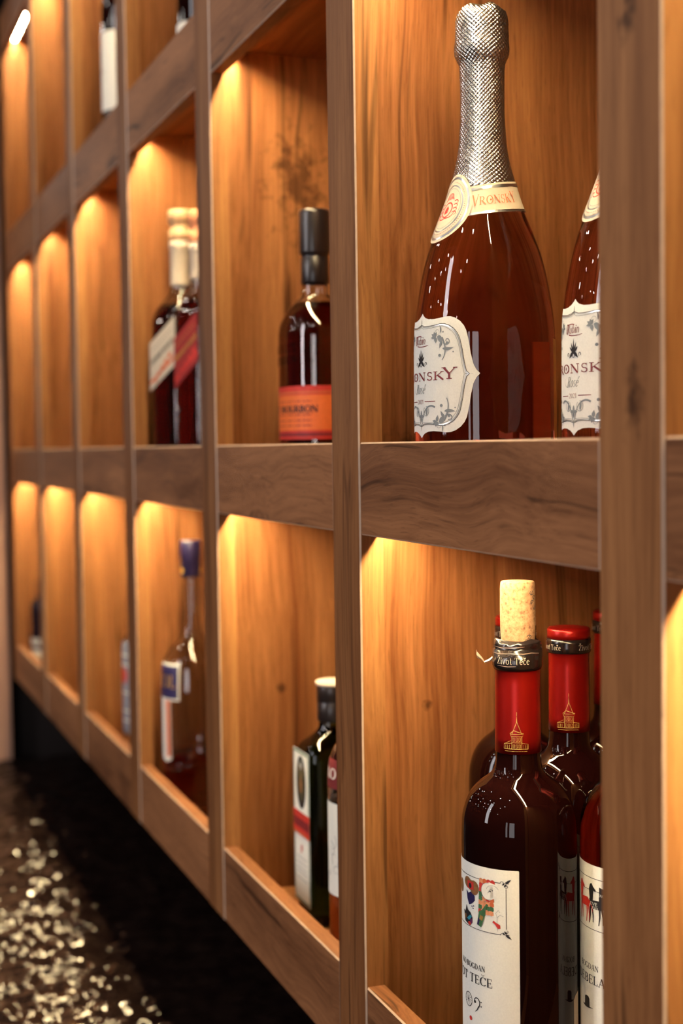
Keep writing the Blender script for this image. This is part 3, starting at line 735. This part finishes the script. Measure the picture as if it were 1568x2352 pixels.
def wine(name, label, x, y, B, gl, rz=0, corked=False, lab=None, capcol=CAPRED, capm=CAPBLACK, rows=True):
    b = thing(name, label, 'bottle', (x, y, FL['low']), rz, 'red-capped wine bottles in the near lower niche')
    solid('glass_body', B, -LOW, .2915, gl, b, punt=[(.026, .001), (.02, .012), (.01, .02), (.003, .022)])
    cp = solid('capsule', B, .2225, .2763, capcol, b, off=.0005)
    P = Print(); tower(P, GOLD, 1.18)
    P.build('gilt_tower', wrap(B, -30*PI/180, .2262, rref=.0146), cp, 1.2, base=.0007)
    if corked:
        bm = bmesh.new(); seg = 90; rings = []
        rnd = random.Random(4)
        for z, o in ((.2755, .0012), (.278, .0014), (.2885, .0013), (.289, .0002), (.2905, .0010), (.2925, .0006), (.2937, .0001)):
            rings.append([])
            for i in range(seg):
                a = 2*PI*i/seg
                rag = 0
                if z > .2932: rag = .0016*math.sin(3*a+1)+.0007*math.sin(11*a)
                if abs(z-.289) < .0003: rag = .0010*math.sin(2*a+.6)+.0005*math.sin(7*a)
                p = B.pt(a, min(z, .2914), o); p.z = z+rag; rings[-1].append(p)
        ring_stack(bm, rings)
        bd = mesh_obj('black_band', bm, capm, b, True)
        # the torn strip that sticks out and its bright raw edge
        bm = bmesh.new()
        pts = [(-.0138, -.0048, .2830), (-.0160, -.0085, .2800), (-.0175, -.0115, .2790), (-.0178, -.0140, .2815), (-.0192, -.0172, .2845), (-.0190, -.0178, .2875)]
        ws = [.0030, .0022, .0014, .0022, .0040, .0005]
        rot = Matrix.Rotation(math.radians(25), 3, 'Z')
        vs = []
        for (px, py, pz), w in zip(pts, ws):
            p = rot @ Vector((px, py, pz)); vs.append([bm.verts.new(p+Vector((0, 0, w/2))), bm.verts.new(p+Vector((.0007, -.0007, 0))), bm.verts.new(p-Vector((0, 0, w/2)))])
        for a, c in zip(vs, vs[1:]):
            for j in (0, 1): bm.faces.new((a[j], a[j+1], c[j+1], c[j]))
        mesh_obj('torn_foil', bm, TORN, bd)
        P = Print()
        P.stroke([(-17, 8.4), (-10, 8.1), (-3, 8.6), (4, 8.3), (9, 8.9), (15, 8.2)], [.1, .5, .35, .7, .4, .1], TORN, 1)
        P.stroke([(-16, 12.7), (-9, 12.0), (-1, 12.3), (5, 12.9)], [.1, .55, .5, .1], TORN, 1)
        P.stroke([(-12, .6), (-5, .2), (0, .5)], [.1, .4, .1], TORN, 1)
        P.build('torn_edge', wrap(B, -30*PI/180, .2785, rref=.0150), bd, 1.5, base=.0020)
        P = Print(); P.text('\u017divot Te\u010de', -12.5, .4, 4.4, CREAM, 1, width=20.5, bold=.55)
        P.build('lettering', wrap(B, -30*PI/180, .2797, rref=.0150), bd, 1.5, base=.0017)
        c = turned('cork', [(10.2, 280), (10.6, 291), (11.2, 300), (11.4, 312), (11.3, 326), (10.9, 330.4), (10.0, 331.2)], CORK, b, 56)
        c.rotation_euler = (math.radians(-.6), math.radians(-1.0), 0)
        P = Print()
        for k, (u, v) in enumerate(((0, 318), (2.0, 321), (-.6, 324), (2.4, 314.5), (-5, 284+9), (-3, 296))):
            P.arc(u, v, 1.5, 1.2, 20+k*50, 240+k*60, .45, INK, 1); P.stroke([(u-1, v-1.4), (u+1, v+1.2)], .4, INK, 1)
        P.build('stamp', lambda u, v, w: Vector(((.0113+w)*math.cos(.45+u/.0113), (.0113+w)*math.sin(.45+u/.0113), v)), c, 1.2, base=.0003)
    else:
        solid('black_band', B, .2763, .2860, capm, b, off=.0011)
        solid('capsule_top', B, .2855, .2936, capcol, b, off=.0007)
        P = Print(); P.text('\u017divot Te\u010de', -22, 0, 3.8, CREAM, 1, width=18, bold=.55); P.text('\u017divot Te\u010de', 8, 0, 3.8, CREAM, 1, width=18, bold=.55)
        P.build('lettering', wrap(B, -34*PI/180, .2788, rref=.0150), b, 1.5, base=.0014)
    if lab:
        P = Print(); wine_label(P, 0, *lab)
        if lab[1].startswith('KO'):
            P.arc(1.3, 66, 4.2, 4.5, 0, 360, .4, INK, 2, n=28)
            for i in range(6): P.stroke([(1.3-4*math.cos(PI*i/6), 66-4.3*math.sin(PI*i/6)), (1.3+4*math.cos(PI*i/6), 66+4.3*math.sin(PI*i/6))], .18, INK, 2)
            P.arc(10.4, 66.4, 2.6, 3.0, 170, -60, .5, INK, 2, w1=.9); P.stroke([(11.9, 64), (10.4, 61.6), (8.6, 60.2)], [.9, .6, .2], INK, 2); P.disc(8.6, 66.6, 1, 1, INK, 2)
            P.disc(14.2, 67.6, .5, .5, INK, 2, 8); P.disc(14.2, 64.8, .5, .5, INK, 2, 8); P.disc(3.9, 54.4, 1.5, 1.5, RED, 2)
        else:
            P.poly([(9.4, 62.6), (9.6, 68.4), (11, 69.4), (14, 69.4), (15.2, 68.2), (15.4, 62.6)], INK, 2); P.leaf(6.4, 63, -8, 12.4, 1.5, INK, 2, 8)
        P.build('front_label', wrap(B, AX, 0, rref=.037), b)
        P = Print(); P.poly([(-33, 34), (33, 34), (33, 66), (30, 68.5), (-30, 68.5), (-33, 66)], CREAM, 0)
        P.build('back_label', wrap(B, PI/2, 0, rref=.037), b)
    return b
wine('wine_bottle', 'opened red wine bottle with a cork pushed back into its torn black and red capsule', -.8134, .0555, BX, WINE_GLASS, corked=True,
     lab=(art_patchwork, 'KO BOGDAN', '\u017dIVOT TE\u010cE', (-8, 17.6), (-24, 23)))
wine('wine_bottle', 'sealed red-capped wine bottle just behind and right of the corked bottle', -.8593, .1183, BY, WINE_GLASS)
wine('wine_bottle', 'sealed wine bottle almost hidden behind the corked one, dark shoulder showing left of it', -.9355, .1165, BY, WINE_GLASS)
wine('wine_bottle', 'sealed wine bottle at the back, a sliver of red capsule beside the right post', -.9330, .1966, BY, WINE_GLASS)
wine('rose_wine_bottle', 'rosé wine bottle with red horse drawing on its white label beside the right post', -.7800, .1235, BX, ROSE_WINE, rz=-.36,
     lab=(art_horses, 'BOGDAN', 'DEBELA', (4.5, 24), (-.5, 29)))

# ---- bourbon, upper niche behind the sharp post
def on_round(B, a, z, rref): return wrap(B, a, z, rref=rref)
BB = Body([(0, 29), (3, 31), (8, 32), (125, 32), (138, 31), (147, 28), (155, 23), (161, 17.5), (166, 13), (180, 12)],
          sx=[(0, 1.38), (130, 1.38), (166, 1.0), (180, 1)], sy=[(0, 1.03), (130, 1.03), (166, 1), (180, 1)], expo=[(0, 2.4), (130, 2.4), (166, 2), (180, 2)])
b = thing('bourbon_bottle', 'dark bourbon flask with black stopper and orange paper label in the upper niche', 'bottle', (-1.2690, .0800, FL['mid']))
shell('glass_body', BB, 0, .180, CLEAR, b, t=.0025)
solid('liquid', BB, .0055, .158, BOURBON, b, off=-.0023)
turned('stopper', [(12.6, 176), (13.4, 178), (13.4, 200), (12.6, 201), (12.6, 203), (14.2, 204), (14.5, 206), (14.5, 242), (13.8, 245), (9, 245.5)], BLACKCAP, b)
P = Print()
P.poly([(-58, 18), (58, 18), (58, 72), (-58, 72)], RED, 0)
P.rect(-58, 27, 58, 63, plain('orange_paper', (.74, .15, .025), .6, noise=.06, nscale=300), 1); P.rect(-58, 64.5, 58, 66.5, ORANGE_INK, 2); P.rect(-58, 21.5, 58, 24.5, INKRED, 2)
P.text('BULLEIT BOURBON', -44, 45.5, 6.6, INK, 3, width=88, bold=1.7)
for v, w in ((56, .5), (42.5, .5), (36.6, .6), (31.5, .5)):
    for q in range(-24, 40, 4): P.rect(q, v, q+2.4+1.2*math.sin(q), v+1.0, INKRED, 3)
P.f = [([(q[0], 31+(q[1]-18)*.907) for q in pts], mi, l) for pts, mi, l in P.f]
P.build('label', lambda u, v, w: BB.pt(-PI/2+u/.036, v, w), b, 2.0)
P = Print()
for v, t in ((112, 'BULLEIT'), (101, 'BOURBON'), (90, 'FRONTIER')):
    if t == 'FRONTIER': continue
    P.text(t, -24, v, 7, plain('raised_glass', (.02, .006, .004), .1), 1, width=46, bold=1.1)
P.build('raised_lettering', lambda u, v, w: BB.pt(-PI/2+u/.036, v, w), b, 3.0, base=.0006)

# ---- two square whisky bottles
def whisky(x, y, h, rz, label, paper, ink, stripe, height, capm, neckm):
    s = h
    B = Body([(0, s*.96), (4, s), (166, s), (180, s*.97), (192, s*.86), (202, s*.66), (210, s*.5), (217, 13.2), (222, 12.6), (height-30, 12.6), (height, 12.6)],
             expo=[(0, 7), (166, 7), (192, 5), (217, 2), (height, 2)])
    b = thing('whisky_bottle', label, 'bottle', (x, y, FL['mid']), rz, 'square whisky bottles in the third niche')
    shell('glass_body', B, 0, (height-12)/1000, CLEAR, b, t=.0028)
    solid('liquid', B, .0055, .197, WHISKY, b, off=-.0026)
    turned('neck_sleeve', [(13.4, 221), (13.6, 223), (13.6, height-47), (14.4, height-46), (14.4, height-38), (13.4, height-37)], neckm, b)
    turned('stopper', [(13.2, height-37), (14.6, height-36), (14.6, height-24), (13.0, height-23), (13.0, height-16), (15.2, height-15), (15.2, height-2), (14, height)], capm, b)
    P = Print(); w = s*.93
    V0 = 42
    P.poly([(-w, 52), (w, 82), (w, 140), (-w, 110)], paper, 0)
    P.poly([(-w, 60), (w, 90), (w, 94), (-w, 64)], stripe, 1)
    for k in range(-2, 3): P.disc(k*8, 80+k*7, 4.6, 3.2, stripe, 1, 10, .5)
    t = Print(); t.text('JOHNNIE WALKER', -w*.9, 0, 6.2, ink, 2, width=w*1.8, bold=1.5)
    for pts, mi, l in t.f: P.poly([(u, v+96+u*15/w) for u, v in pts], ink, 2)
    for q in range(9): P.rect(-w*.8+q*w*.18, 114+(-w*.8+q*w*.18)*15/w, -w*.8+q*w*.18+2.6, 115.2+(-w*.8+q*w*.18)*15/w, ink, 2)
    P.f = [([(q[0], q[1]+V0) for q in pts], mi, l) for pts, mi, l in P.f]
    P.build('slanted_label', flat((0, -1, 0), (1, 0, 0), (0, -s/1000, 0)), b, None)
    P = Print(); P.poly([(-w*.5, 14), (w*.5, 14), (w*.5, 48), (-w*.5, 48)], INK, 0); P.poly([(-w*.18, 17), (w*.18, 17), (w*.18, 44), (-w*.18, 44)], stripe, 1)
    P.build('crest_label', flat((1, 0, 0), (0, 1, 0), (s/1000, 0, 0)), b, None)
    return b
whisky(-1.700, .0580, 30, math.radians(20), 'square whisky bottle with a slanted cream and orange label in the third niche', CREAM, INK, ORANGE_INK, 312, plain('cork_cap', (.45, .28, .15), .5, noise=.1), CREAM)
whisky(-1.6260, .0640, 25, math.radians(22), 'square whisky bottle with a slanted red label beside the cream-labelled one', plain('dark_red_paper', (.26, .012, .01), .5, noise=.1), GOLD, RED, 300, PEACH, CREAM)

# ---- lower niche behind the sharp post: green herbal liqueur and a clear spirit
GB = Body([(-27.5, 25), (-23, 27), (-18, 27.5), (126, 27.5), (136, 26.6), (142, 24), (147, 19), (152, 14.5), (158, 11.8), (172, 11.4)],
          sx=.90, sy=1.17, expo=[(-27.5, 5), (136, 5), (147, 3), (158, 2), (172, 2)])
b = thing('liqueur_bottle', 'square green glass liqueur bottle with black cap behind the sharp post', 'bottle', (-1.2500, .0850, FL['low']))
solid('glass_body', GB, -LOW, .172, GREEN_GLASS, b)
turned('cap', [(14.4, 162), (15.2, 164), (15.2, 180), (14.6, 181), (15.4, 182), (15.4, 196.5), (14.6, 198)], BLACKCAP, b)
turned('cap_rim', [(15.6, 196), (16.0, 197), (16.0, 199), (15, 200)], CREAM, b)
P = Print(); W2 = 22.6
P.rect(-W2, -8, W2, 136, PAPER, 0); P.rect(-W2+1.2, -7, W2-1.2, 135, GREEN, 1); P.rect(-W2+3, -5.5, W2-3, 133, PAPER, 2)
P.disc(0, 106, 13.5, 25, INK, 3, 32); P.disc(0, 108, 10.5, 20, plain('dark_olive_ink', (.05, .05, .025), .6, noise=.3), 4, 28)
P.poly([(-3.2, 96), (3.2, 96), (4.6, 106), (2.6, 110), (-2.6, 110), (-4.6, 106)], BROWN, 5)
for sg in (1, -1):
    P.curl(sg*2, 110, 90-sg*25, 14, sg*50, 1.0, GOLD, 5); P.curl(sg*3.4, 113.5, 90-sg*60, 7, sg*60, .8, GOLD, 5); P.stroke([(sg*5, 118), (sg*8, 122)], .7, GOLD, 5)
P.rect(-1, 118, 1, 126, PAPER, 5); P.rect(-3, 121, 3, 123, PAPER, 5)
P.poly([(-W2-.4, 58), (W2+.4, 58), (W2+.4, 78), (-W2-.4, 78)], RED, 6); P.rect(-W2, 63, W2, 71, INKRED, 7); P.rect(-W2, 55.6, W2, 58, ORANGE_INK, 6)
P.disc(0, 44, 2.6, 3.4, RED, 4, 12); P.leaf(-3, 38, 60, 6, 1.8, RED, 4)
for v in (34, 29, 24, 20, 14): P.rect(-15, v, 15, v+.7, GREY, 4)
P.build('front_label', flat((0, -1, 0), (1, 0, 0), (0, -.0323, 0)), b, None)
CB = Body([(-27.5, 30), (-23, 32), (110, 32), (130, 32), (150, 31), (163, 28), (173, 22), (181, 16), (190, 13.4), (230, 13)])
b = thing('spirit_bottle', 'clear round spirit bottle with dark red neck band half hidden by the sharp post', 'bottle', (-1.1118, .0640, FL['low']))
shell('glass_body', CB, -LOW, .230, CLEAR, b)
solid('liquid', CB, .0055-LOW, .120, AMBER, b, off=-.002)
turned('cap', [(13.8, 212), (14.6, 213), (14.6, 240), (13.8, 242)], BLACKCAP, b)
P = Print(); P.poly([(-90, 134), (90, 134), (90, 158), (-90, 158)], plain('maroon_paper', (.16, .012, .014), .6, noise=.1), 0); P.text('XO', -8, 142, 9, PAPER, 2, width=18, bold=1.2); P.text('XO', -40, 142, 9, PAPER, 2, width=18, bold=1.2)
P.build('neck_band', wrap(CB, AX, 0, rref=.032), b)
P = Print(); P.poly([(-62, 44), (62, 44), (62, 122), (-62, 122)], PAPER, 0)
rnd = random.Random(8)
for k in range(26): P.curl(-40+k*3.2, 56+rnd.random()*48, rnd.random()*360, 12+rnd.random()*8, rnd.choice((-1, 1))*200, .6, GREY, 2, .2)
P.build('front_label', wrap(CB, AX, 0, rref=.032), b)

# ---- third lower niche: clear decanter-like brandy bottle
KB = Body([(-27.5, 34), (-23, 36), (-15, 37), (110, 38.5), (150, 37.5), (160, 35.5), (172, 29), (180, 22), (188, 15), (196, 12), (215, 10.2), (262, 10), (300, 10)])
b = thing('brandy_bottle', 'nearly empty clear brandy bottle with navy label and dark cap in the third lower niche', 'bottle', (-1.6900, .0600, FL['low']), math.radians(8))
shell('glass_body', KB, -LOW, .298, CLEAR, b, t=.0028)
solid('liquid', KB, .0055-LOW, .046, COGNAC, b, off=-.0026)
cp = turned('cap', [(11.3, 263), (12.2, 264), (12.2, 283), (12.9, 284), (12.9, 305), (12.2, 307)], NAVYCAP, b)
P = Print()
for q in (-14, 14, 42, -42): P.disc(q, 271, 3.4, 3.6, GOLD, 1)
P.build('gold_spots', lambda u, v, w: Vector(((.0128+w)*math.cos(-.25+u/.0128), (.0128+w)*math.sin(-.25+u/.0128), v)), cp, 2.0)
P = Print(); P.rect(-27, 116, 27, 160, PAPER, 0); P.rect(-25.4, 118, 25.4, 157.5, BLUE, 1)
P.text('VSOL', -22, 131, 15, GOLD, 2, width=44, bold=1.2)
P.build('navy_label', wrap(KB, AX, 0, rref=.036), b)
P = Print(); P.poly([(-5, 44), (5, 40), (14, 44), (14, 116), (-5, 116)], PAPER, 0); P.poly([(6, 46), (13, 48), (13, 116), (6, 116)], ORANGE_INK, 1)
P.build('ribbon', wrap(KB, AX, 0, rref=.036), b)

# ---- a slice of a bottle in the fourth lower niche
QB = Body([(-27.5, 28), (-23, 30), (120, 30), (140, 29), (152, 24), (162, 16), (170, 12.5), (200, 12)])
b = thing('liqueur_bottle', 'clear bottle with blue-grey label and red mark peeking past the third post', 'bottle', (-2.0150, .0680, FL['low']))
shell('glass_body', QB, -LOW, .200, CLEAR, b)
turned('cap', [(12.6, 186), (13.4, 187), (13.4, 206), (12.6, 208)], CREAM, b)
P = Print(); P.poly([(-70, 12), (70, 12), (70, 148), (-70, 140)], BLUEGREY, 0); P.disc(-30, 92, 9, 13, RED, 1); P.disc(-30, 58, 6, 9, RED, 1); P.disc(6, 96, 8, 12, RED, 1)
for v in (30, 44, 70, 110, 124): P.rect(-60, v, 60, v+2, PAPER, 1)
P.build('wrap_label', wrap(QB, AX, 0, rref=.030), b)

# ---- the small dark bottle in the farthest lower niche
SB = Body([(-27.5, 23), (-24, 25), (104, 25), (114, 24), (121, 20), (127, 14), (132, 11), (146, 10.5)])
b = thing('liqueur_bottle', 'small black bottle with white label in the farthest lower niche', 'bottle', (-2.8420, .0460, FL['low']))
solid('glass_body', SB, -LOW, .132, dark_glass('black_bottle_glass', (.01, .006, .012)), b)
turned('cap', [(11, 130), (14.6, 131), (14.6, 158), (13, 160)], CLEAR, b)
P = Print(); P.poly([(-70, -20), (70, -20), (70, 27), (-70, 27)], PAPER, 0)
for q in range(-66, 60, 12): P.text('MX', q, 35, 14, PAPER, 1, width=10, bold=1.3)
P.build('white_label', wrap(SB, AX, 0, rref=.025), b)

# ---- the two dark bottles on the top shelf
def topwine(x, y, label, l0, l1):
    B = Body([(0, 35), (4, 37), (215, 36.4), (240, 33), (262, 24), (280, 16), (300, 14.2), (326, 14)])
    b = thing('wine_bottle', label, 'bottle', (x, y, FL['up']), 0, 'dark wine bottles on the top shelf')
    solid('glass_body', B, 0, .326, WINE_GLASS, b)
    solid('capsule', B, .272, .327, CAPBLACK, b, off=.0005)
    P = Print(); P.poly([(-36, l0), (36, l0), (36, l1), (-36, l1)], PAPER, 0)
    for k, v in enumerate((.82, .72, .52, .34, .2)): P.text(('N', 'ARI', 'DOM', 'VIN', 'TERA')[k], -26, l0+(l1-l0)*v-4, 7 if k % 2 else 4.5, GREY, 2, width=20+8*(k % 3), bold=1.2)
    P.build('front_label', wrap(B, AX, 0, rref=.037), b)
topwine(-2.0394, .0680, 'dark wine bottle with a tall white label on the top shelf', 74, 184)
topwine(-1.6324, .0790, 'dark wine bottle on the top shelf, mostly hidden, no paper reaching its neck', 20, 84)

# ------------------------------------------------------------------ light of the room
def area(name, loc, target, w, h, col, radiance):
    l = bpy.data.lights.new(name, 'AREA'); l.shape = 'RECTANGLE'; l.size = w; l.size_y = h
    l.energy = radiance*PI*w*h; l.color = col
    o = bpy.data.objects.new(name, l); o.location = loc
    o.rotation_euler = (Vector(target)-Vector(loc)).to_track_quat('-Z', 'Y').to_euler()
    return link(o)
# daylight through the room's far windows: one behind the viewer to the right, one across the room
area('window_light', (2.58, -2.85, Zc(-.1)), (-.9, .05, Zc(-.1)), .78, 1.7, (1.0, .95, .96), 5.6)
area('window_light', (1.98, -3.42, Zc(-.1)), (-.9, .05, Zc(-.1)), .26, 1.7, (1.0, .95, .96), 5.6)
area('window_light', (-1.1, -2.7, Zc(.85)), (-1.0, .05, Zc(.1)), .36, 1.7, (1.0, .95, .98), 17)
# the pendant lamps over the bar room
rnd = random.Random(21)
for i in range(6):
    for j in range(4):
        x, y, z = -4.0+i*.8+rnd.uniform(-.3, .3), -1.0-j*.8+rnd.uniform(-.3, .3), Zc(1.05+rnd.uniform(-.15, .45))
        l = bpy.data.lights.new('pendant_and_glint_bulb', 'POINT'); l.energy = 2.9*rnd.uniform(.6, 1.4); l.shadow_soft_size = .028; l.color = (1, .93, .84)
        o = bpy.data.objects.new('pendant_and_glint_bulb', l); o.location = (x, y, z); link(o)
# unseen extra bulbs beyond the end panel, added for glints in the rippled counter
for i in range(9):
    l = bpy.data.lights.new('pendant_and_glint_bulb', 'POINT'); l.energy = .8*rnd.uniform(.6, 1.5); l.shadow_soft_size = .02; l.color = (1, .92, .82)
    o = bpy.data.objects.new('pendant_and_glint_bulb', l); o.location = (-3.7-rnd.random()*2.2, -.36-rnd.random()*.9, Zc(.1+rnd.random()*.9)); link(o)
# unseen narrow spots, added to strike glints from the worktop only
for i in range(5):
    l = bpy.data.lights.new('glint_spot', 'SPOT'); l.energy = 5*rnd.uniform(.5, 1.4); l.shadow_soft_size = .018; l.color = (1, .93, .82)
    l.spot_size = math.radians(27); l.spot_blend = .3
    o = bpy.data.objects.new('glint_spot', l); p = Vector((-2.9+i*.50+rnd.uniform(-.1, .1), -.62+rnd.uniform(-.05, .1), Zc(.62+rnd.uniform(-.1, .2)))); o.location = p
    o.rotation_euler = (Vector((p.x-.05, -.28, CAMZ-.64))-p).to_track_quat('-Z', 'Y').to_euler(); link(o)
w = bpy.data.worlds.new('bar_room'); scene.world = w; w.use_nodes = True
w.node_tree.nodes['Background'].inputs[0].default_value = (.020, .013, .012, 1)
w.node_tree.nodes['Background'].inputs[1].default_value = 1.0

# ------------------------------------------------------------------ camera
cam = bpy.data.cameras.new('camera'); co = bpy.data.objects.new('camera', cam); link(co)
fw = Vector((-.93837833, .3424965, -.04628452)); rt = Vector((.34342903, .93907832, -.0137263)); up = Vector((-.03876358, .02877591, .99883399))
M = Matrix((rt, up, -fw)).transposed().to_4x4(); M.translation = Vector((0, -.36, CAMZ))
co.matrix_world = M
cam.sensor_fit = 'VERTICAL'; cam.sensor_height = 36; cam.lens = 50; cam.clip_start = .01
cam.dof.use_dof = True; cam.dof.focus_distance = .93; cam.dof.aperture_fstop = 5.6; cam.dof.aperture_blades = 0
scene.camera = co
vs = scene.view_settings
vs.view_transform = 'Standard'; vs.look = 'None'; vs.exposure = 0; vs.gamma = 1; vs.use_curve_mapping = False
cy = scene.cycles
cy.max_bounces = 20; cy.transmission_bounces = 18; cy.glossy_bounces = 6; cy.diffuse_bounces = 5; cy.volume_bounces = 0; cy.transparent_max_bounces = 12
cy.sample_clamp_indirect = 6; cy.blur_glossy = .3
cy.use_denoising = True
